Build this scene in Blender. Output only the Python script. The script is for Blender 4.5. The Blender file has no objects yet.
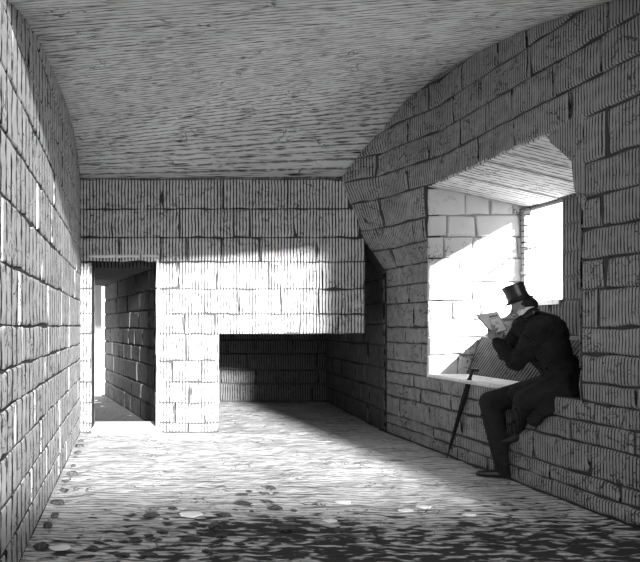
import bpy, bmesh, math, random
from mathutils import Vector, Matrix, noise
C = bpy.context.scene
R = random.Random(7)

# ------------------------------------------------------------ camera, world, light, exposure
F, PX, PY, EYE = 580.0, 138.0, 326.0, 1.1      # focal length in px, vanishing point, eye height
cd = bpy.data.cameras.new('camera'); cam = bpy.data.objects.new('camera', cd)
C.collection.objects.link(cam); C.camera = cam
cam.location = (0, 0, EYE); cam.rotation_euler = (math.pi/2, 0, 0)
cd.sensor_fit = 'HORIZONTAL'; cd.sensor_width = 36; cd.lens = 36*F/640
cd.shift_x = (320-PX)/640; cd.shift_y = (PY-281)/640; cd.clip_start = .02

w = bpy.data.worlds.new('sky'); C.world = w; w.use_nodes = True
w.node_tree.nodes['Background'].inputs[0].default_value = (1, 1, 1, 1)
w.node_tree.nodes['Background'].inputs[1].default_value = 2.2

def lamp(name, kind, loc, energy, d=None, **kw):
    l = bpy.data.lights.new(name, kind); l.energy = energy
    for k, v in kw.items(): setattr(l, k, v)
    o = bpy.data.objects.new(name, l); C.collection.objects.link(o); o.location = loc
    if d is not None: o.rotation_euler = Vector(d).to_track_quat('-Z', 'Y').to_euler()
    return o
SUN = Vector((-.155, 1, -.24))
lamp('sun', 'SUN', (2, -4, 3), 12, SUN, angle=math.radians(3.5))
# spot added as a second sun for the niche; area lamp for passage-end daylight
lamp('added_window_sun', 'SPOT', (5.7, 3.78, 3.31), 5200, Vector((3.05, 5.23, 1.45))-Vector((5.7, 3.78, 3.31)),
     spot_size=math.radians(42), spot_blend=.2, shadow_soft_size=.05)
lamp('passage_daylight', 'AREA', (-1.5, 9.0, 1.2), 4, (1, -.25, 0), shape='RECTANGLE', size=.6, size_y=1.5)

C.view_settings.view_transform = 'Standard'; C.view_settings.look = 'None'
C.view_settings.gamma = 1; C.view_settings.use_curve_mapping = False
C.view_settings.exposure = 0.65

# ------------------------------------------------------------ materials
def engraved(name, base, line, hatch='Z', period=.03, duty=.3, amp=.35, streak=0, squig=.5, rough=.95, bump=.3, blotch=.25, stain_shade=None, sq_scale=9, spec=.1):
    """Grey material cut with fine graver lines along one world direction, plus wiggly cracks."""
    m = bpy.data.materials.new(name); m.use_nodes = True
    nt = m.node_tree; N = nt.nodes; L = nt.links
    b = N['Principled BSDF']; b.inputs['Roughness'].default_value = rough
    b.inputs['Specular IOR Level'].default_value = spec
    tc = N.new('ShaderNodeTexCoord'); sep = N.new('ShaderNodeSeparateXYZ'); L.new(tc.outputs['Object'], sep.inputs[0])
    def mth(op, a, c=None, cl=False):
        n = N.new('ShaderNodeMath'); n.operation = op; n.use_clamp = cl
        for i, v in enumerate((a, c)):
            if v is None: continue
            if isinstance(v, (int, float)): n.inputs[i].default_value = v
            else: L.new(v, n.inputs[i])
        return n.outputs[0]
    def nz(scale, detail=3, vec=None, dist=0):
        n = N.new('ShaderNodeTexNoise'); n.inputs['Scale'].default_value = scale; n.inputs['Detail'].default_value = detail
        n.inputs['Distortion'].default_value = dist
        L.new(vec if vec is not None else tc.outputs['Object'], n.inputs['Vector']); return n.outputs['Fac']
    def mapped(sc, rot=(0,0,0)):
        n = N.new('ShaderNodeMapping'); n.inputs['Scale'].default_value = sc; n.inputs['Rotation'].default_value = rot
        L.new(tc.outputs['Object'], n.inputs['Vector']); return n.outputs[0]
    wob = mth('MULTIPLY', nz(5, 2), 1.0)
    # coordinate the lines are counted along
    if hatch == 'X': co = sep.outputs[0]
    elif hatch == 'Y': co = sep.outputs[1]
    elif hatch == 'XY': co = mth('ADD', sep.outputs[0], sep.outputs[1])
    elif hatch == 'Z': co = sep.outputs[2]
    else: co = mth('ADD', sep.outputs[0], mth('MULTIPLY', sep.outputs[2], .7))
    ph = mth('ADD', mth('MULTIPLY', co, 2*math.pi/period), mth('MULTIPLY', wob, 6.0*amp*2))
    s = mth('SINE', ph)                                         # -1..1
    wid = mth('MULTIPLY_ADD', nz(14, 3), 1.6); 
    N_ = wid.node; N_.inputs[2].default_value = -.8              # +-.8 varying width
    v = mth('ADD', s, wid)
    thr = math.cos(math.pi*duty)
    ln = mth('MULTIPLY', mth('SUBTRACT', v, thr), 2.5, True)     # 1 on a line
    if streak:
        sc = (1.2, 26, 26) if hatch == 'Y' else (26, 26, 1.2)
        st = nz(streak, 3, mapped(sc))
        ln2 = mth('MULTIPLY', mth('SUBTRACT', st, .54), 8, True)
        ln = mth('MAXIMUM', mth('MULTIPLY', ln, .75), ln2)
    # wiggly graver cracks
    n1 = nz(sq_scale, 4, None, .6)
    c1 = mth('SUBTRACT', 1, mth('MULTIPLY', mth('ABSOLUTE', mth('SUBTRACT', n1, .5)), 55), True)
    msk = mth('MULTIPLY', mth('SUBTRACT', nz(3.1, 2), .56-.12*squig), 9, True)
    cr = mth('MULTIPLY', c1, msk)
    n2 = nz(60, 2); fl = mth('MULTIPLY', mth('SUBTRACT', n2, .64), 12, True)
    fl = mth('MULTIPLY', fl, mth('MULTIPLY', mth('SUBTRACT', nz(4.3, 2), .45), 6, True))
    dark = mth('MAXIMUM', ln, mth('MAXIMUM', cr, mth('MULTIPLY', fl, squig)))
    if stain_shade:
        # dirt patches plus shade painted into the floor colour: (x, y, rx, ry)
        tot = None
        for (sx, sy, rx, ry, k) in stain_shade:
            dx = mth('DIVIDE', mth('SUBTRACT', sep.outputs[0], sx), rx); dy = mth('DIVIDE', mth('SUBTRACT', sep.outputs[1], sy), ry)
            d = mth('ADD', mth('MULTIPLY', dx, dx), mth('MULTIPLY', dy, dy))
            d = mth('MULTIPLY', mth('SUBTRACT', 1, d, True), k)
            tot = d if tot is None else mth('MAXIMUM', tot, d)
        ns = nz(9, 8, mapped((1, 2.6, 1)), .4)
        sm = mth('MULTIPLY', mth('SUBTRACT', mth('ADD', mth('MULTIPLY', tot, .42), ns), .76), 9, True)
        dark = mth('MAXIMUM', dark, mth('MULTIPLY', sm, .95))
    bl = mth('MULTIPLY_ADD', nz(1.7, 4), blotch*2); bl.node.inputs[2].default_value = 1-blotch
    mix = N.new('ShaderNodeMix'); mix.data_type = 'RGBA'
    L.new(dark, mix.inputs['Factor'])
    cb = N.new('ShaderNodeCombineColor'); bb = mth('MULTIPLY', bl, base)
    for i in range(3): L.new(bb, cb.inputs[i])
    L.new(cb.outputs[0], mix.inputs['A']); mix.inputs['B'].default_value = (line, line, line, 1)
    L.new(mix.outputs['Result'], b.inputs['Base Color'])
    if bump:
        bp = N.new('ShaderNodeBump'); bp.inputs['Strength'].default_value = bump; bp.inputs['Distance'].default_value = .02
        L.new(nz(16, 6), bp.inputs['Height']); L.new(bp.outputs[0], b.inputs['Normal'])
    return m
def plain(name, g, rough=.8, spec=.2):
    m = bpy.data.materials.new(name); m.use_nodes = True; nt = m.node_tree
    b = nt.nodes['Principled BSDF']; b.inputs['Roughness'].default_value = rough; b.inputs['Specular IOR Level'].default_value = spec
    n = nt.nodes.new('ShaderNodeTexNoise'); n.inputs['Scale'].default_value = 40
    r = nt.nodes.new('ShaderNodeMapRange'); r.inputs['To Min'].default_value = g*.75; r.inputs['To Max'].default_value = g*1.25
    nt.links.new(n.outputs['Fac'], r.inputs['Value']); nt.links.new(r.outputs[0], b.inputs['Base Color'])
    return m
M = {
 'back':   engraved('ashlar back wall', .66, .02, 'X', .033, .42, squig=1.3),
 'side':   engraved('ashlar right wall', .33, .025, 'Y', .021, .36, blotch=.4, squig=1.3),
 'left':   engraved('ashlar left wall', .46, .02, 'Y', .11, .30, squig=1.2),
 'dark':   engraved('shade-darkened ashlar', .13, .01, 'XY', .035, .40),  # shade of the recess and niche put into the stone colour
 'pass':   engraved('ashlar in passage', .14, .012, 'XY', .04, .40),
 'reveal': engraved('dressed pale stone', .72, .03, 'Y', .07, .03, squig=.2),
 'mortar': plain('dark joint', .07, 1, 0),
 'pale_joint': plain('pale joint', .35, 1, 0),
 'ceil':   engraved('plastered vault', .72, .03, 'Y', .055, .30, amp=.10, streak=2.8, squig=.25, sq_scale=4),
 'floor':  engraved('trodden earth floor', .62, .015, 'Y', .050, .30, amp=.2, streak=2.6, squig=.7, sq_scale=6, bump=.6,
                    stain_shade=[(.75,3.15,1.1,.42,1), (.3,2.75,1.0,.28,.8), (1.6,3.35,.9,.4,.6), (2.2,2.9,1.4,.9,.95), (1.8,3.0,1.8,.7,.7), (1.2,2.7,3.0,1.0,.95), (.2,3.4,.8,.25,.7), (2.5,3.3,.9,.9,.7)]),  # broad entries paint foreground shade into the floor, the rest are dirt
 'soffit': engraved('planked soffit', .62, .06, 'Y', .05, .3),
 'sill':   engraved('sill stone', .75, .08, 'XY', .05, .1, squig=.2),
 'coat':   engraved('black broadcloth', .030, .004, 'XZ', .011, .35, amp=.6, squig=.2, bump=.5, blotch=.4),
 'trouser':engraved('dark trouser cloth', .032, .005, 'XZ', .011, .35, amp=.6, squig=.1, bump=.3),
 'skin':   plain('skin', .27, .6), 'hair': plain('dark hair', .02, .7), 'linen': plain('white linen', .8),
 'silk':   plain('black silk plush', .012, .28, .6), 'leather': plain('black leather', .015, .4, .5),
 'paper':  plain('paper', .95), 'cover': plain('book cover', .05), 'ink': plain('ink', .05),
 'wood':   plain('dark wood', .03, .5), 'rubble': engraved('loose rubble', .10, .02, 'Y', .03, .3), 'white': plain('pale chip', .8),
 'iron':   plain('iron bar', .06), 'post': engraved('weathered window post', .35, .03, 'Z', .05, .3),
}

# ------------------------------------------------------------ helpers
def obj(name, bm, mats, parent=None, smooth=False):
    me = bpy.data.meshes.new(name); bmesh.ops.recalc_face_normals(bm, faces=bm.faces); bm.to_mesh(me); bm.free()
    for m in (mats if isinstance(mats, (list, tuple)) else [mats]): me.materials.append(m)
    if smooth:
        for p in me.polygons: p.use_smooth = True
    o = bpy.data.objects.new(name, me); C.collection.objects.link(o)
    if parent: o.parent = parent
    return o
def struct(name, bm, mats, parent=None):
    o = obj(name, bm, mats, parent)
    if not parent: o['kind'] = 'structure'
    return o
def tag(o, label, cat=None, group=None):
    o['label'] = label
    if cat: o['category'] = cat
    if group: o['group'] = group
    return o
def pix(px, py, Y): return Vector(((px-PX)*Y/F, Y, EYE-(py-PY)*Y/F))
def lerp(tab, x):
    if x <= tab[0][0]: return tab[0][1]
    for (a, b), (c, d) in zip(tab, tab[1:]):
        if x <= c: return b+(d-b)*(x-a)/(c-a)
    return tab[-1][1]
def box(bm, x0, x1, y0, y1, z0, z1, mat=0):
    v = [bm.verts.new((x, y, z)) for z in (z0, z1) for (x, y) in ((x0,y0),(x1,y0),(x1,y1),(x0,y1))]
    for f in ((3,2,1,0),(4,5,6,7),(0,1,5,4),(1,2,6,5),(2,3,7,6),(3,0,4,7)):
        bm.faces.new([v[i] for i in f]).material_index = mat
def prism(bm, poly, y0, y1, mat=0):
    """poly in (x,z) extruded along y"""
    a = [bm.verts.new((x, y0, z)) for x, z in poly]; b = [bm.verts.new((x, y1, z)) for x, z in poly]
    n = len(poly); bm.faces.new(a).material_index = mat; bm.faces.new(b[::-1]).material_index = mat
    for i in range(n): bm.faces.new((a[i], b[i], b[(i+1)%n], a[(i+1)%n])).material_index = mat
def block(bm, P, u0, u1, v0, v1, h=.028, gap=.0045, rnd=R, mat=0, step=.09):
    """one rough-dressed stone standing proud of the joint plane: ragged outline, worn arris"""
    if u1-u0 < .03 or v1-v0 < .03: return
    h = h*.62*rnd.uniform(.6, 1.25); out = []
    def edge(a, b, n): return [(a[0]+(b[0]-a[0])*i/n, a[1]+(b[1]-a[1])*i/n) for i in range(n)]
    g = gap*rnd.uniform(.6, 1.3)
    c = [(u0+g, v0+g), (u1-g, v0+g), (u1-g, v1-g), (u0+g, v1-g)]
    for i in range(4):
        L_ = math.dist(c[i], c[(i+1)%4]); out += edge(c[i], c[(i+1)%4], max(1, int(L_/step)))
    cu, cv = (u0+u1)/2, (v0+v1)/2
    j = .0055
    r0 = []; r1 = []; r2 = []
    for (u, v) in out:
        u += rnd.uniform(-j, j); v += rnd.uniform(-j, j)
        if rnd.random() < .1: u += (cu-u)*.06; v += (cv-v)*.10
        def ins(d):
            du, dv = cu-u, cv-v
            return (u+max(-d, min(d, du)), v+max(-d, min(d, dv)))
        a = ins(.0035); b = ins(.010+rnd.uniform(0, .007))
        r0.append(bm.verts.new(P(u, v, -.004))); r1.append(bm.verts.new(P(a[0], a[1], h*.65))); r2.append(bm.verts.new(P(b[0], b[1], h)))
    n = len(out)
    for i in range(n):
        k = (i+1) % n
        bm.faces.new((r0[i], r0[k], r1[k], r1[i])).material_index = mat
        bm.faces.new((r1[i], r1[k], r2[k], r2[i])).material_index = mat
    ctr = bm.verts.new(P(cu, cv, h+rnd.uniform(-.004, .004)))
    for i in range(n): bm.faces.new((r2[i], r2[(i+1)%n], ctr)).material_index = mat
def slab(bm, P, us, vs, hole, thick, mat=1):
    """joint plane behind the stones with real thickness and openings"""
    cell = {(i, j): not hole((us[i]+us[i+1])/2, (vs[j]+vs[j+1])/2) for i in range(len(us)-1) for j in range(len(vs)-1)}
    vt = {}
    def V(i, j, k):
        if (i, j, k) not in vt: vt[i, j, k] = bm.verts.new(P(us[i], vs[j], -thick*k))
        return vt[i, j, k]
    for (i, j), on in cell.items():
        if not on: continue
        for k in (0, 1): bm.faces.new((V(i,j,k), V(i+1,j,k), V(i+1,j+1,k), V(i,j+1,k))).material_index = mat
        for (di, dj, a, b) in ((-1,0,(i,j),(i,j+1)), (1,0,(i+1,j),(i+1,j+1)), (0,-1,(i,j),(i+1,j)), (0,1,(i,j+1),(i+1,j+1))):
            if not cell.get((i+di, j+dj), False):
                bm.faces.new((V(*a,0), V(*b,0), V(*b,1), V(*a,1))).material_index = mat
def courses(bm, P, rows, spans, joints=None, size=(.28, .6), mat=0, h=.028):
    """rows: list of v edges; spans(vmid) -> list of (u0,u1) solid runs; joints: {row: [u...]}"""
    for r in range(len(rows)-1):
        v0, v1 = rows[r], rows[r+1]
        for (a, b) in spans((v0+v1)/2):
            if joints and r in joints: js = [u for u in joints[r] if a+.06 < u < b-.06]
            else:
                js = []; u = a+R.uniform(.12, size[1])
                while u < b-.12: js.append(u); u += R.uniform(*size)
            e = [a]+sorted(js)+[b]
            for p, q in zip(e, e[1:]): block(bm, P, p, q, v0, v1, mat=mat, h=h)
def grid_lines(lo, hi, n, extra): return sorted(set([round(lo+(hi-lo)*i/n, 4) for i in range(n+1)]+[round(e, 4) for e in extra if lo <= e <= hi]))

# ------------------------------------------------------------ setting
YB = 6.02                                           # back wall plane
def XR(Y): return 2.59+.05*(YB-Y)
def XL(Y): return -.602+.0138*(YB-Y)
def lean(Y, z):                                     # the wall head bulges inwards in the far corner
    a = lerp([(1.65, 0), (2.0, .24), (2.6, .48), (3.0, .48)], z)
    return a*lerp([(5.05, 0), (5.45, .30), (5.7, .40), (6.02, 1.0)], Y)
TL = [(-1.8, 3.52), (2.05, 2.52), (2.43, 2.455), (2.89, 2.62), (3.38, 2.715), (4.07, 2.81), (4.93, 2.886), (5.2, 2.88), (5.47, 2.836), (5.75, 2.76), (6.02, 2.615)]  # leading points: unseen rear rise added to pass the sun and limit sky light
TR = [(-1.8, 3.80), (2.05, 2.80), (2.43, 2.72), (2.89, 2.86), (3.347, 2.98), (3.646, 3.067), (3.975, 3.156), (4.69, 3.28), (5.07, 3.31), (5.45, 3.19), (5.7, 3.02), (5.9, 2.82), (6.02, 2.615)]

# floor: uneven trodden earth
bm = bmesh.new(); nx, ny = 60, 130
def fz(x, y):
    d = .012*noise.noise(Vector((x*2.2, y*2.2, 0)))+.010*noise.noise(Vector((x*7, y*9, 3)))
    return d-.012
vv = [[bm.verts.new((-1.2+4.7*i/nx, -1.8+10.5*j/ny, fz(-1.2+4.7*i/nx, -1.8+10.5*j/ny))) for i in range(nx+1)] for j in range(ny+1)]
for j in range(ny):
    for i in range(nx): bm.faces.new((vv[j][i], vv[j][i+1], vv[j+1][i+1], vv[j+1][i]))
struct('floor', bm, M['floor'])
bm = bmesh.new(); box(bm, -2.6, .2, 6.4, 9.4, -.10, -.004)
fo = struct('floor', bm, M['pass'])

# vaulted ceiling between the two wall arcs
bm = bmesh.new(); ys = grid_lines(-1.8, YB, 48, [2.05]); nn = 14; rows_ = []
for y in ys:
    zl, zr = lerp(TL, y), lerp(TR, y)
    xl, xr = XL(y)-.12, XR(y)-lean(y, zr)+.12
    rows_.append([(xl+(xr-xl)*i/nn, y, zl+(zr-zl)*i/nn) for i in range(nn+1)])
lo = [[bm.verts.new(p) for p in r] for r in rows_]; hi = [[bm.verts.new((p[0], p[1], p[2]+.25)) for p in r] for r in rows_]
for j in range(len(ys)-1):
    for i in range(nn):
        bm.faces.new((lo[j][i], lo[j][i+1], lo[j+1][i+1], lo[j+1][i])); bm.faces.new((hi[j][i], hi[j][i+1], hi[j+1][i+1], hi[j+1][i]))
for i in range(nn):
    for j in (0, -1): bm.faces.new((lo[j][i], lo[j][i+1], hi[j][i+1], hi[j][i]))
for j in range(len(ys)-1):
    for i in (0, -1): bm.faces.new((lo[j][i], lo[j+1][i], hi[j+1][i], hi[j][i]))
c = struct('ceiling', bm, M['ceil'])
for p in c.data.polygons: p.use_smooth = True

# back wall ------------------------------------------------------------------
bx = lambda px: (px-PX)*YB/F
bz = lambda py: EYE-(py-PY)*YB/F
def PB(u, v, w): return Vector((u, YB-w, v))
DL, DR, DT = bx(92), bx(156), bz(258)
RL, RT = bx(219), bz(334)
SL, SR, ST = bx(365), bx(388), bz(244)
def hole_b(u, v):
    if DL < u < DR and v < DT: return True
    if u > RL and v < RT: return u < 2.6
    if SL < u < 2.6 and v < ST: return True
    return False
bm = bmesh.new()
us = sorted([-.75, DL, DR, RL, SL, bx(341), 2.6, 2.75]); vs = sorted([-.03, RT, DT, ST, 2.75])
slab(bm, PB, us, vs, hole_b, .35)
rows_b = [0, bz(423), bz(403), bz(382), bz(361), bz(334), bz(314), bz(289), bz(262), bz(237.5), bz(209), bz(179)]
def span_b(v):
    xe = lerp([(1.7, 2.60), (1.95, bx(367)), (2.2, bx(352)), (2.5, bx(344)), (2.62, bx(341))], v)
    if v > ST: return [(-.62, min(xe+.05, 2.6))] if v > DT else [(-.62, DL), (DR, min(xe+.05, 2.6))]
    if v > DT: return [(-.62, SL)]
    if v > RT: return [(-.62, DL), (DR, SL)]
    return [(-.62, DL), (DR, RL)]
J = {10: [163, 223, 288], 9: [112, 180, 234, 250, 294], 8: [120, 161, 187, 222, 260, 316], 7: [112, 178, 216, 269, 322],
     6: [166, 204, 238, 280, 318], 5: [184, 215, 252, 300, 338], 4: [186], 3: [172, 202], 2: [190], 1: [175, 205], 0: [188]}
J = {k: [bx(p) for p in v] for k, v in J.items()}
courses(bm, PB, rows_b, span_b, J)
# doorway arris stones: thin pale dressed edge round the door
def bar(u0, u1, v0, v1): block(bm, PB, u0, u1, v0, v1, h=.05, gap=.003, mat=2, step=.12)
for a, b in ((0, .42), (.42, .8), (.8, 1.2), (1.2, 1.5), (1.5, DT)): bar(DR-.004, DR+.035, a, b)
for a, b in ((DL-.03, DL+.25), (DL+.25, DL+.5), (DL+.5, DR+.035)): bar(a, b, DT-.004, DT+.04)
back = struct('wall_back', bm, [M['back'], M['mortar'], M['reveal']])
bm = bmesh.new(); box(bm, DL-.0, DR+.05, YB-.06, YB+.35, -.05, .055)
bmesh.ops.bevel(bm, geom=bm.edges[:], offset=.012, segments=1, affect='EDGES')
struct('threshold', bm, M['sill'], back)

# passage behind the door, running off to the left
d = Vector((-.244, 1, 0)).normalized(); nrm = Vector((-d.y, d.x, 0))      # towards the passage from its right wall
o0 = Vector((DR+.01, YB+.3, 0))
def PPR(u, v, w): return o0+d*u+nrm*w+Vector((0, 0, v))
bm = bmesh.new(); PL = 3.02
slab(bm, PPR, [0, PL], [-.05, 2.0], lambda u, v: False, .2)
courses(bm, PPR, [0, .22, .42, .66, .86, 1.07, 1.28, 1.5, 1.74, 1.95], lambda v: [(0, PL)], size=(.3, .7), h=.03)
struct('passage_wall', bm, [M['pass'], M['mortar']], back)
o1 = Vector((DL-.0, YB+.3, 0))
def PPL(u, v, w): return o1+d*u-nrm*w+Vector((0, 0, v))
bm = bmesh.new(); slab(bm, PPL, [0, 2.3], [-.05, 2.0], lambda u, v: False, .2)
courses(bm, PPL, [0, .25, .5, .75, 1, 1.25, 1.5, 1.75], lambda v: [(0, 2.3)], h=.02)
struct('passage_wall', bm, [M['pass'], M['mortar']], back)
bm = bmesh.new(); box(bm, -1.9, .6, YB+.35, 9.4, 1.74, 1.95)
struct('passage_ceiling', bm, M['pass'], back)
bm = bmesh.new(); box(bm, -1.0, -.58, 9.12, 9.3, 0, 1.9)
struct('passage_end_wall', bm, M['reveal'], back)

# deep recess under the lintel
YR = 8.5
def XRR(Y): return 2.59+(Y-YB)*.0726
def PRB(u, v, w): return Vector((u, YR-w, v))
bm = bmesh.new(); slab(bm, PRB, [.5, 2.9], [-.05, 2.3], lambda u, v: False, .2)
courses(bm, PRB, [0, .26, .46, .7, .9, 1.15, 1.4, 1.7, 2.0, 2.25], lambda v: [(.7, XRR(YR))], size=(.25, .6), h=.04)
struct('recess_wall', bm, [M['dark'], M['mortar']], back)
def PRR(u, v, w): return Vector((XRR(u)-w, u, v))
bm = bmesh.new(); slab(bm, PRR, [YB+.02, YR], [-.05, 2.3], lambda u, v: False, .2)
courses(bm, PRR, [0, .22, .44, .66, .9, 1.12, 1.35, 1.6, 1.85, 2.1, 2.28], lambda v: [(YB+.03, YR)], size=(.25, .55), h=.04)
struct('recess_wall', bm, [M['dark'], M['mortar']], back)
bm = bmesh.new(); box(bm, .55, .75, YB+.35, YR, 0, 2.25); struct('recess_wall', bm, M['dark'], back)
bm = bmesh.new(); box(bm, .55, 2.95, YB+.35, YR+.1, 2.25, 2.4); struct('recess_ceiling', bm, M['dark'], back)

# left wall -------------------------------------------------------------------
def PLW(u, v, w): return Vector((XL(u)+w, u, v))
bm = bmesh.new(); slab(bm, PLW, [-1.5, 2.0, YB+.3], [-.05, 3.7], lambda u, v: False, .3)
courses(bm, PLW, [0, .17, .36, .56, .76, .92, 1.1, 1.36, 1.63, 1.9, 2.15, 2.4, 2.65, 2.9, 3.15], lambda v: [(0.2, YB)], size=(.5, 1.1), h=.012)
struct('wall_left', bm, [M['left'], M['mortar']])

# right wall with the window niche --------------------------------------------
def PR(u, v, w): return Vector((XR(u)-lean(u, v)-w, u, v))
N0, N1 = 3.54, 5.23; NS, NT = .64, 2.36
hole_r = lambda u, v: N0 < u < N1 and NS < v < NT
bm = bmesh.new()
us = grid_lines(-1.5, YB+.2, 20, [N0, N1, 5.05, 5.45, 5.7, 6.02]); vs = grid_lines(-.05, 3.95, 8, [0, NS, 1.65, 2.0, NT, 2.6])
slab(bm, PR, us, vs, hole_r, .12)
rows_r = [0, .10, .2, .39, .52, NS, .76, .935, 1.09, 1.32, 1.50, 1.68, 1.87, 2.08, NT, 2.58, 2.80, 3.02, 3.25, 3.45]
def span_r(v): return [(0.2, N0), (N1, YB)] if NS < v < NT else [(0.2, YB)]
courses(bm, PR, rows_r, span_r, size=(.26, .62), h=.026)
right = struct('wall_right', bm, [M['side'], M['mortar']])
XO = 3.49                                               # outer face plane of the niche
# far reveal facing the room
def PF(u, v, w): return Vector((u, N1-w, v))
bm = bmesh.new(); slab(bm, PF, [XR(N1), XO+.3], [NS-.1, 2.55], lambda u, v: False, .2)
rr = [NS, .84, 1.0, 1.16, 1.33, 1.5, 1.71, 1.9, 2.1, 2.34]
courses(bm, PF, rr, lambda v: [(XR(N1)-.02, XO+.25)], size=(.2, .42), h=.02)
struct('reveal', bm, [M['reveal'], M['pale_joint']], right)
# near reveal
def PN(u, v, w): return Vector((u, N0+w, v))
bm = bmesh.new(); slab(bm, PN, [XR(N0), XO+.3], [NS-.1, 2.55], lambda u, v: False, .2)
courses(bm, PN, rr, lambda v: [(XR(N0)-.02, XO)], size=(.2, .42), h=.02)
struct('reveal', bm, [M['side'], M['mortar']], right)
# sloping planked soffit
bm = bmesh.new(); yy = N0-.05
while yy < N1+.05:
    wd = R.uniform(.16, .24); y2 = min(yy+wd, N1+.1)
    dz = R.uniform(0, .012)
    xs = XR(yy)-.012
    prism(bm, [(xs, NT-.012+dz), (XO+.02, 2.15+dz), (XO+.02, 2.4), (XR(3.5)+.03, 2.55), (XR(3.5)+.03, NT+.02), (xs, NT+.02)], yy+.004, y2-.004); yy = y2
struct('soffit', bm, M['soffit'], right)
# worn quoins rounding the two upper corners of the opening
def prism_yz(bm, poly, x0, x1):
    a = [bm.verts.new((x0, y, z)) for y, z in poly]; b = [bm.verts.new((x1, y, z)) for y, z in poly]; n = len(poly)
    bm.faces.new(a); bm.faces.new(b[::-1])
    for i in range(n): bm.faces.new((a[i], b[i], b[(i+1)%n], a[(i+1)%n]))
bm = bmesh.new(); prism_yz(bm, [(N0-.03, NT+.03), (3.80, NT+.03), (3.79, 2.30), (3.70, 2.22), (3.60, 2.12), (3.58, 1.95), (N0-.03, 1.80)], XR(3.6)-.02, XO)
struct('corner_quoin', bm, M['side'], right)
# floor of the niche / seat
bm = bmesh.new()
for y0_, y1_ in ((N0-.02, 3.96), (3.96, 4.38), (4.38, 4.80), (4.80, N1+.02)):
    a = [(XR(y0_)-.014, y0_+.003), (XO, y0_+.003), (XO, y1_-.003), (XR(y1_)-.014, y1_-.003)]
    lo_ = [bm.verts.new((x, y, NS-.075)) for x, y in a]; hi_ = [bm.verts.new((x, y, NS+.004)) for x, y in a]
    bm.faces.new(lo_[::-1]); bm.faces.new(hi_)
    for i in range(4): bm.faces.new((lo_[i], lo_[(i+1)%4], hi_[(i+1)%4], hi_[i]))
struct('niche_seat', bm, M['side'], right)
# projecting pale sill slab beyond the sitter
bm = bmesh.new(); box(bm, XR(4.6)-.06, 3.0, 4.16, N1-.03, NS+.002, NS+.03)
bmesh.ops.bevel(bm, geom=bm.edges[:], offset=.008, segments=1, affect='EDGES')
struct('sill_slab', bm, M['sill'], right)
# battered apron under the window
bm = bmesh.new(); prism(bm, [(2.95, NS+.03), (3.08, 1.0), (3.14, 1.02), (XO, 1.02), (XO, NS)], N0+.02, N1-.021)
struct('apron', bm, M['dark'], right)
# outer wall of the niche with the window opening
W0, W1, WS, WT = 4.77, 5.24, 1.31, 2.14
def PO(u, v, w): return Vector((XO-w, u, v))
bm = bmesh.new(); slab(bm, PO, sorted([N0-.1, W0, W1, 5.6]), [.5, WS, WT, 2.6], lambda u, v: W0 < u < W1 and WS < v < WT, .08)
courses(bm, PO, [1.02, WS, 1.5, 1.7, 1.92, WT, 2.34], lambda v: [(N0, W0)] if WS < v < WT else [(N0, N1)], size=(.25, .5), h=.015)
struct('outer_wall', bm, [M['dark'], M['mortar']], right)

# the window: weathered post and iron stay
win = bpy.data.objects.new('window_1', None); C.collection.objects.link(win); win['kind'] = 'structure'
bm = bmesh.new(); rr_ = random.Random(3)
pz = [WS, 1.43, 1.56, 1.60, 1.80, 1.84, 2.0, WT+.02]
for i in range(len(pz)-1):
    t = .045 if i % 2 == 0 else .030
    y_ = 5.20; box(bm, XO-.03-t/2, XO-.03+t/2+.02, y_-t*.75, y_+t*.75, pz[i], pz[i+1]-.004)
bmesh.ops.bevel(bm, geom=bm.edges[:], offset=.006, segments=1, affect='EDGES')
obj('post', bm, M['post'], win)
bm = bmesh.new(); box(bm, XO-.035, XO-.022, W0+.26, 5.19, 1.777, 1.790); obj('stay', bm, M['iron'], win)
bm = bmesh.new(); box(bm, XO-.03, XO+.07, W0-.0, W1, WS-.03, WS+.01); obj('window_sill', bm, M['sill'], win)

# sunlit wall of the yard, seen through the window
def PY_(u, v, w): return Vector((u, 9.5-w, v))
bm = bmesh.new(); slab(bm, PY_, [4.0, 10], [-.5, 5], lambda u, v: False, .3, mat=0)
courses(bm, PY_, [0, .6, 1.2, 1.8, 2.4, 3.0], lambda v: [(4.2, 9.8)], size=(.9, 1.6), h=.04)
struct('wall_outside', bm, [M['reveal']])

# unseen parapet added behind the draughtsman, its height set to cut the sun patch
def PP(u, v, w): return Vector((u, -1.5+w, v))
bm = bmesh.new(); slab(bm, PP, [-.6, 3.0], [-.05, 1.26], lambda u, v: False, .3)
courses(bm, PP, [0, .26, .52, .78, 1.26], lambda v: [(-.5, 2.95)], h=.02)
struct('wall_rear_sun_mask', bm, [M['side'], M['mortar']])

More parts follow.
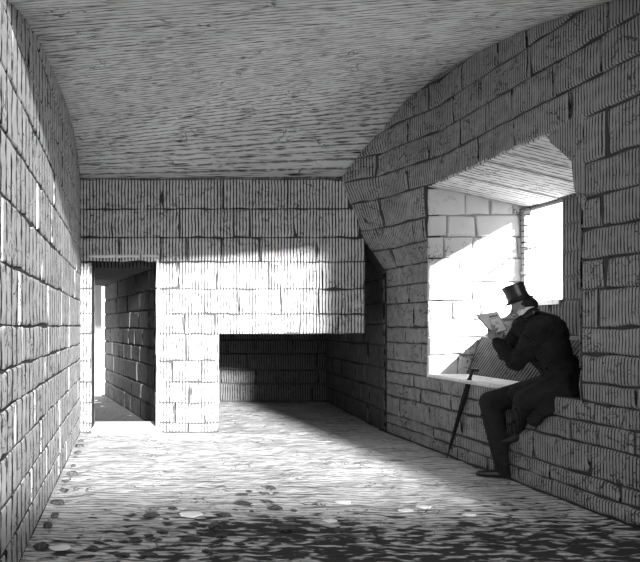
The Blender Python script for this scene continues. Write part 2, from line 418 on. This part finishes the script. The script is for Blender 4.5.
# ------------------------------------------------------------ rubble on the floor
def stone_bm(rad, seed, flat=.5):
    b = bmesh.new(); bmesh.ops.create_icosphere(b, subdivisions=2, radius=rad)
    for v in b.verts:
        k = 1+.5*noise.noise(v.co*(1.4/rad)+Vector((seed, seed*2, 0)))
        v.co *= k; v.co.z *= flat
        if v.co.z < -rad*flat*.45: v.co.z = -rad*flat*.45
    return b
protos = [obj('loose_stone', stone_bm(.05, i*3.1, .4+.1*(i%3)), M['rubble']) for i in range(5)]
for p in protos: tag(p, 'small dark loose stone on or around the dirt patch in the foreground', 'stone', 'dark loose stones on the floor')
used = 0; spots = []
def put_stone(px, py, sc, chip=False, seed=0):
    global used
    Y = F*EYE/(py-PY); X = (px-PX)*Y/F
    if any(math.hypot(X-a, Y-b) < .075*(sc+c_)+.02 for a, b, c_ in spots): return
    spots.append((X, Y, sc))
    if used < len(protos): o = protos[used]
    else: o = protos[used % 5].copy(); C.collection.objects.link(o)
    used += 1
    o.location = (X, Y, fz(X, Y)+.008*sc); o.scale = (sc*R.uniform(.9, 1.8), sc*R.uniform(.7, 1.2), sc*R.uniform(.5, .9)); o.rotation_euler = (0, 0, R.uniform(-.5, .5))
    return o
chips = [(190, 514, .8, 'largest pale flat stone chip lying in the dark dirt patch'),
         (424, 506, .5, 'small pale stone chip on the floor at the edge of the light patch'),
         (470, 515, .45, 'small pale stone chip alone on the dark floor nearest the sitter'),
         (343, 501, .6, 'pale flat stone chip just in front of the light patch'),
         (405, 509, .5, 'narrow pale stone chip left of the one at the light patch edge'),
         (60, 548, .6, 'pale chip lying near the foot of the left wall'),
         (330, 519, .5, 'pale chip in the middle of the dark foreground')]
for px, py, sc, lb in chips: spots.append(((px-PX)*EYE/(py-PY), F*EYE/(py-PY), sc*1.4))
r9 = random.Random(21)
for cx, cy, sx, sy, n in ((165, 514, 30, 9, 16), (215, 512, 22, 7, 10), (255, 508, 34, 7, 12), (150, 535, 40, 12, 12), (230, 537, 50, 10, 12), (300, 524, 40, 10, 10), (120, 547, 40, 10, 8), (250, 493, 30, 4, 6)):
    for _ in range(n):
        put_stone(cx+r9.gauss(0, sx*.6), min(556, cy+r9.gauss(0, sy*.6)), r9.uniform(.25, .75))
for i, (px, py, sc, lb) in enumerate(chips):
    Y = F*EYE/(py-PY); X = (px-PX)*Y/F
    o = obj('stone_chip', stone_bm(.06, 40+i, .3), M['white']); o.location = (X, Y, fz(X, Y)+.006)
    o.scale = (sc*1.5, sc, sc*.7); tag(o, lb, 'stone')
# rubble along the foot of the left wall
for i in range(12):
    Y = 2.9+i*.24+r9.uniform(-.05, .05); o = protos[i % 5].copy(); C.collection.objects.link(o)
    o.location = (XL(Y)+.05+r9.uniform(0, .05), Y, .006); s_ = r9.uniform(.4, .9); o.scale = (s_, s_, s_); o.rotation_euler = (0, 0, r9.uniform(0, 6))
    o['label'] = 'crumbled stone fallen along the foot of the left wall'; o['group'] = 'crumbled stones by the left wall'

# ------------------------------------------------------------ the reader
def cap(bm, a, b, ra, rb, n=14):
    a, b = Vector(a), Vector(b); ax = b-a; q = ax.to_track_quat('Z', 'Y')
    for c_, r_ in ((a, ra), (b, rb)):
        bmesh.ops.create_uvsphere(bm, u_segments=n, v_segments=8, radius=r_, matrix=Matrix.Translation(c_))
    bmesh.ops.create_cone(bm, cap_ends=True, segments=n, radius1=ra, radius2=rb, depth=ax.length, matrix=Matrix.Translation((a+b)/2) @ q.to_matrix().to_4x4())
def chain(bm, pts):
    for (p, r), (q, s) in zip(pts, pts[1:]): cap(bm, p, q, r, s)
def ell(bm, c, rad, rot=Matrix()):
    bmesh.ops.create_uvsphere(bm, u_segments=20, v_segments=12, radius=1, matrix=Matrix.Translation(c) @ rot @ Matrix.Diagonal((*rad, 1)))
def fuse(o, vox, sm=4):
    m = o.modifiers.new('fuse', 'REMESH'); m.mode = 'VOXEL'; m.voxel_size = vox; m.use_smooth_shade = True
    if sm: s = o.modifiers.new('soft', 'SMOOTH'); s.iterations = sm; s.factor = .5
    return o
fw = Vector((-.80, .60, 0)); sd = Vector((.60, .80, 0)); up = Vector((0, 0, 1))     # forward, his right side, up
man = bpy.data.objects.new('person', None); C.collection.objects.link(man); man.location = (2.86, 3.93, NS)
tag(man, 'man in a top hat and dark coat sitting in the window niche reading a book', 'person')
bpy.context.view_layer.update()
def part(name, bm, m, parent=man, **k):
    if parent is man: bmesh.ops.translate(bm, vec=-man.location, verts=bm.verts)
    return obj(name, bm, m, parent, **k)
neck = pix(530, 314, 3.99); hc = pix(523, 308, 4.03)
lsh, rsh = pix(539, 327, 3.83), pix(524, 326, 4.16)
lel, rel = pix(516, 364, 3.98), pix(506, 354, 4.30)
lwr, rwr = pix(497, 342, 4.14), pix(500.5, 343, 4.31)
hip = pix(563, 384, 3.92); lhip, rhip = hip-sd*.09, hip+sd*.09
rkn, ran = pix(491, 402, 4.19), pix(502, 466, 4.19)
lkn, lan = pix(524, 402, 3.86), pix(517, 430, 4.10)
# head frame: gaze tips down towards the book
ht = (up*.93+fw*.36).normalized(); hf = (fw*.93-up*.36).normalized(); hs = sd
def H(a, b, c_): return hc+hf*a+hs*b+ht*c_
HR = Matrix((hf, hs, ht)).transposed().to_4x4()
HSC = .84
def hsc(b, k=HSC):
    bmesh.ops.translate(b, vec=-hc, verts=b.verts); bmesh.ops.scale(b, vec=(k, k, k), verts=b.verts); bmesh.ops.translate(b, vec=hc, verts=b.verts)
bm = bmesh.new()                                      # body: head, neck, hands in one skin surface with a trunk under the clothes
ell(bm, H(-.012, 0, .022), (.088, .070, .082), HR); ell(bm, H(.022, 0, -.042), (.055, .050, .058), HR)
ell(bm, H(.052, 0, -.078), (.024, .026, .020), HR)
cap(bm, H(.078, 0, .012), H(.100, 0, -.024), .009, .013); cap(bm, H(.068, .028, .018), H(.068, -.028, .018), .014, .014)
cap(bm, H(.075, .015, -.052), H(.075, -.015, -.052), .009, .009)
for s_ in (-1, 1): ell(bm, H(-.008, s_*.070, -.008), (.017, .009, .028), HR)
hsc(bm)
chain(bm, [(H(-.02, 0, -.03), .052), (neck, .055), (neck.lerp(hip, .35), .09), (hip, .10)])
for sh, el, wr in ((lsh, lel, lwr), (rsh, rel, rwr)): chain(bm, [(neck.lerp(hip, .2), .06), (sh, .045), (el, .033), (wr, .024)])
for kn, an, hp in ((lkn, lan, lhip), (rkn, ran, rhip)): chain(bm, [(hip, .09), (hp, .07), (kn, .045), (an, .03)])
bk = pix(494.5, 332, 4.20)                            # foot of the book's spine
def hand(wr, palm, thumbdir, tips):
    chain(bm, [(wr, .024), (wr.lerp(palm, .5), .026), (palm, .027)])
    ell(bm, palm, (.030, .022, .034))
    for (t1, t2, r_) in tips: chain(bm, [(palm, .011), (t1, r_), (t2, r_*.85)])
lp = pix(491.5, 335, 4.17)
hand(lwr, lp, None, [(pix(488.5, 331, 4.15), pix(489, 326.5, 4.17), .0085), (pix(490.5, 330, 4.14), pix(491.5, 325, 4.165), .0088),
     (pix(493, 330, 4.13), pix(494.5, 325.5, 4.16), .0086), (pix(495.5, 331.5, 4.13), pix(497.5, 328, 4.165), .0078), (pix(494, 334, 4.20), pix(495, 328, 4.235), .0095)])
rp = pix(500, 338, 4.30)
hand(rwr, rp, None, [(pix(503, 337, 4.30), pix(504, 333, 4.27), .0085), (pix(501.5, 336, 4.31), pix(502.5, 331.5, 4.28), .0088),
     (pix(499.5, 335, 4.31), pix(500.5, 330.5, 4.28), .0086), (pix(498, 335, 4.31), pix(498.5, 331.5, 4.28), .0078), (pix(502, 337, 4.24), pix(503, 333, 4.20), .0095)])
body = part('body', bm, M['skin']); fuse(body, .0055, 3)
# facial marks
bm = bmesh.new()
bm.free()
for s_ in (-1, 1):
    bm = bmesh.new(); ell(bm, H(.075, s_*.030, .004), (.007, .011, .006), HR); hsc(bm); part('eye', bm, M['ink'], smooth=True)
for s_ in (-1, 1):
    bm = bmesh.new(); cap(bm, H(.012, s_*.060, -.005), H(.030, s_*.046, -.060), .011, .013); hsc(bm); fuse(part('whiskers', bm, M['hair']), .005, 2)
bm = bmesh.new(); cap(bm, H(.085, .014, -.040), H(.085, -.014, -.040), .007, .007); hsc(bm); fuse(part('moustache', bm, M['hair']), .004, 2)
bm = bmesh.new(); ell(bm, H(-.030, 0, .010), (.082, .077, .080), HR); ell(bm, H(-.05, 0, -.035), (.045, .055, .04), HR)
hsc(bm); fuse(part('hair', bm, M['hair']), .008, 2)
# top hat
bm = bmesh.new(); n = 40; hb = H(.0, 0, .058)
prof = [(0, .0, 0), (.0, .085, 0), (.0, .100, .004), (.004, .107, .010), (.009, .107, .011), (.010, .100, .005), (.010, .084, .004), (.035, .078, 0), (.08, .076, 0), (.136, .083, 0), (.146, .084, 0), (.150, .080, 0), (.150, 0, 0)]
rings = []
for (hh, rad, curl) in prof:
    if rad == 0: rings.append([bm.verts.new(hb+ht*hh)]); continue
    rings.append([bm.verts.new(hb+ht*(hh+curl*abs(math.sin(2*math.pi*i/n))**2*1.6)+hf*rad*math.cos(2*math.pi*i/n)+hs*rad*.86*math.sin(2*math.pi*i/n)) for i in range(n)])
for a, b in zip(rings, rings[1:]):
    for i in range(n):
        k = (i+1) % n
        if len(a) == 1: bm.faces.new((a[0], b[i], b[k]))
        elif len(b) == 1: bm.faces.new((a[i], a[k], b[0]))
        else: bm.faces.new((a[i], a[k], b[k], b[i]))
hsc(bm); hat = part('top_hat', bm, M['silk'], smooth=True); hat['label'] = 'glossy black top hat'
bm = bmesh.new()                                      # ribbon
for a in range(n):
    pass
r1 = [bm.verts.new(hb+ht*.011+hf*.0850*math.cos(2*math.pi*i/n)+hs*.0735*math.sin(2*math.pi*i/n)-hc) for i in range(n)]
r2 = [bm.verts.new(hb+ht*.033+hf*.0805*math.cos(2*math.pi*i/n)+hs*.0695*math.sin(2*math.pi*i/n)-hc) for i in range(n)]
for i in range(n): bm.faces.new((r1[i], r1[(i+1)%n], r2[(i+1)%n], r2[i]))
bmesh.ops.scale(bm, vec=(HSC,)*3, verts=bm.verts); bmesh.ops.translate(bm, vec=hc-man.location, verts=bm.verts)
obj('hat_band', bm, M['coat'], hat)
# shirt collar
bm = bmesh.new(); cN = neck.lerp(hc, .28); ca = (hc-neck).normalized()
bmesh.ops.create_cone(bm, cap_ends=False, segments=28, radius1=.062, radius2=.055, depth=.045, matrix=Matrix.Translation(cN+ca*.014) @ ca.to_track_quat('Z', 'Y').to_matrix().to_4x4())
cl = part('shirt_collar', bm, M['linen'], smooth=True); s = cl.modifiers.new('thick', 'SOLIDIFY'); s.thickness = .006
# coat: rounded back, sleeves and skirts
bm = bmesh.new()
ch = pix(549, 350, 3.93); bl = pix(562, 372, 3.90); bk2 = pix(544, 326, 3.99)
SR_ = Matrix((fw, sd, up)).transposed().to_4x4()
ell(bm, bk2, (.11, .165, .095), SR_); ell(bm, pix(553, 334, 3.93), (.09, .15, .11), SR_); ell(bm, ch, (.125, .170, .165), SR_); ell(bm, bl, (.125, .155, .13), SR_)
ell(bm, pix(566, 388, 3.90), (.13, .165, .075), SR_)
chain(bm, [(neck+Vector((0, 0, -.005)), .062), (bk2, .08)]); ell(bm, neck+fw*.02-up*.085, (.085, .10, .085), SR_)
for sh, el, wr in ((lsh, lel, lwr), (rsh, rel, rwr)):
    chain(bm, [(bk2, .085), (sh, .070), (sh.lerp(el, .5), .060), (el, .052), (el.lerp(wr, .5), .046), (wr, .038)])
# coat skirt over the thighs and hanging tail over the edge of the seat
chain(bm, [(hip, .12), (pix(540, 390, 3.95), .085), (pix(519, 393, 4.05), .070)])
chain(bm, [(pix(575, 384, 3.82), .08), (pix(566, 398, 3.74), .05), (pix(548, 412, 3.78), .030), (pix(532, 424, 3.88), .016)])
chain(bm, [(pix(560, 385, 3.80), .08), (pix(547, 402, 3.80), .06), (pix(534, 420, 3.88), .045)])
chain(bm, [(pix(545, 392, 3.9), .09), (pix(526, 400, 3.95), .07), (pix(518, 412, 4.05), .045)])
coat = part('coat', bm, M['coat']); fuse(coat, .011, 5)
dm = bpy.data.textures.new('folds', 'CLOUDS'); dm.noise_scale = .05
ds = coat.modifiers.new('folds', 'DISPLACE'); ds.texture = dm; ds.strength = .028; ds.texture_coords = 'LOCAL'
# coat collar
bm = bmesh.new()
for s_ in (-1, 1): chain(bm, [(neck-fw*.06+up*.006, .020), (neck-fw*.02+sd*s_*.062+up*.002, .018), (neck+fw*.08+sd*s_*.04-up*.06, .014)])
fuse(part('coat_collar', bm, M['silk']), .007, 2)
# trousers
bm = bmesh.new()
chain(bm, [(rhip, .10), (rhip.lerp(rkn, .5), .086), (rkn, .078), (rkn.lerp(ran, .4), .070), (ran, .048), (ran+Vector((0, 0, -.03)), .050)])
chain(bm, [(lhip, .10), (lhip.lerp(lkn, .5), .086), (lkn, .062), (lkn.lerp(lan, .4), .054), (lan, .042)])
cap(bm, rhip, lhip, .10, .10)
fuse(part('trousers', bm, M['trouser']), .010, 4)
def shoe(an, toe_dir, tilt):
    b = bmesh.new(); t = toe_dir.normalized(); base = an+Vector((0, 0, -.045))
    cap(b, an, base, .040, .038); cap(b, base-t*.025+up*-.006, base+t*.10+up*(tilt-.012), .036, .030); cap(b, base+t*.10+up*(tilt-.012), base+t*.15+up*(tilt-.016), .030, .022)
    cap(b, base-t*.035+up*-.014, base-t*.03-up*.02, .03, .03)
    return b
b = shoe(ran+Vector((0, 0, -.006)), Vector((-.9, .25, 0)), 0)
for v in b.verts: v.co.z = max(v.co.z, .004)
fuse(part('shoe', b, M['leather']), .007, 3)
b = shoe(Vector((0, 0, 0)), Vector((-.75, .45, 0)), -.05); bmesh.ops.scale(b, vec=(.82, .82, .82), verts=b.verts); bmesh.ops.translate(b, vec=lan, verts=b.verts)
fuse(part('shoe', b, M['leather']), .007, 3)

# ------------------------------------------------------------ the open book
Bk = bpy.data.objects.new('book', None); C.collection.objects.link(Bk); Bk.location = bk
tag(Bk, 'small open book held up in the hands of the seated man', 'book')
def leaf(q, t, name, m, off=0.0):                     # q: 4 corners in order
    n_ = (q[1]-q[0]).cross(q[3]-q[0]).normalized()*t; o_ = n_.normalized()*off if t else 0
    b = bmesh.new(); lo_ = [b.verts.new(p-bk+o_) for p in q]; hi_ = [b.verts.new(p-bk+n_+o_) for p in q]
    b.faces.new(lo_); b.faces.new(hi_[::-1])
    for i in range(4): b.faces.new((lo_[i], hi_[i], hi_[(i+1)%4], lo_[(i+1)%4]))
    return obj(name, b, m, Bk)
sp0, sp1 = pix(496, 333.5, 4.24), pix(486, 313.5, 4.26)       # spine bottom, top
rq = [sp0, pix(507.5, 330, 4.20), pix(497.5, 311.5, 4.22), sp1]
lq = [sp0, sp1, pix(475.5, 315, 4.13), pix(489, 330.5, 4.11)]
def shrink(q, k): c_ = sum(q, Vector())/4; return [c_+(p-c_)*k for p in q]
nr = (rq[1]-rq[0]).cross(rq[3]-rq[0]).normalized(); nr = nr if nr.y < 0 else -nr
leaf(rq, .003, 'cover', M['cover']); leaf([p+nr*.007 for p in shrink(rq, .92)], .006, 'page_block', M['paper'])
nl = (lq[1]-lq[0]).cross(lq[3]-lq[0]).normalized(); nl = nl if nl.x > 0 else -nl
leaf(lq, .003, 'cover', M['cover']); leaf([p+nl*.007 for p in shrink(lq, .92)], .006, 'page_block', M['paper'])
# printed heading and lines on the page facing us
b = bmesh.new(); Q = [p+nr*.0165 for p in shrink(rq, .92)]
def onpg(u, v): return (Q[0]*(1-u)+Q[1]*u)*(1-v)+(Q[3]*(1-u)+Q[2]*u)*v
def stroke(u0, u1, v0, v1): b.faces.new([b.verts.new(onpg(*p)-bk) for p in ((u0, v0), (u1, v0), (u1, v1), (u0, v1))])
for i in range(5): stroke(.14+i*.15, .25+i*.15, .80, .90)
stroke(.12, .85, .72, .74); stroke(.35, .62, .50, .53); stroke(.30, .66, .42, .44)
obj('print', b, M['ink'], Bk)

# ------------------------------------------------------------ furled umbrella leaning on the sill
u0 = pix(447, 459, 4.80); u0.z = .012; u1 = pix(472, 371, 4.60)
um = bpy.data.objects.new('umbrella', None); C.collection.objects.link(um); um.location = u0
tag(um, 'long dark furled umbrella leaning against the sill beside the seated man', 'umbrella')
def upart(name, pts, m, fz_=None):
    b = bmesh.new(); chain(b, [(p-u0, r_) for p, r_ in pts]); o = obj(name, b, m, um, smooth=False)
    fuse(o, .004 if name != 'canopy' else .006, 2); return o
U = lambda t: u0.lerp(u1, t)
upart('ferrule', [(U(0), .006), (U(.14), .008)], M['iron'])
upart('canopy', [(U(.10), .009), (U(.3), .014), (U(.55), .018), (U(.84), .021), (U(.90), .019)], M['coat'])
upart('handle', [(U(.88), .012), (U(.98), .012), (U(1.0)+Vector((.0, -.005, .010)), .016), (U(1.0)+Vector((.03, -.015, .006)), .014)], M['wood'])
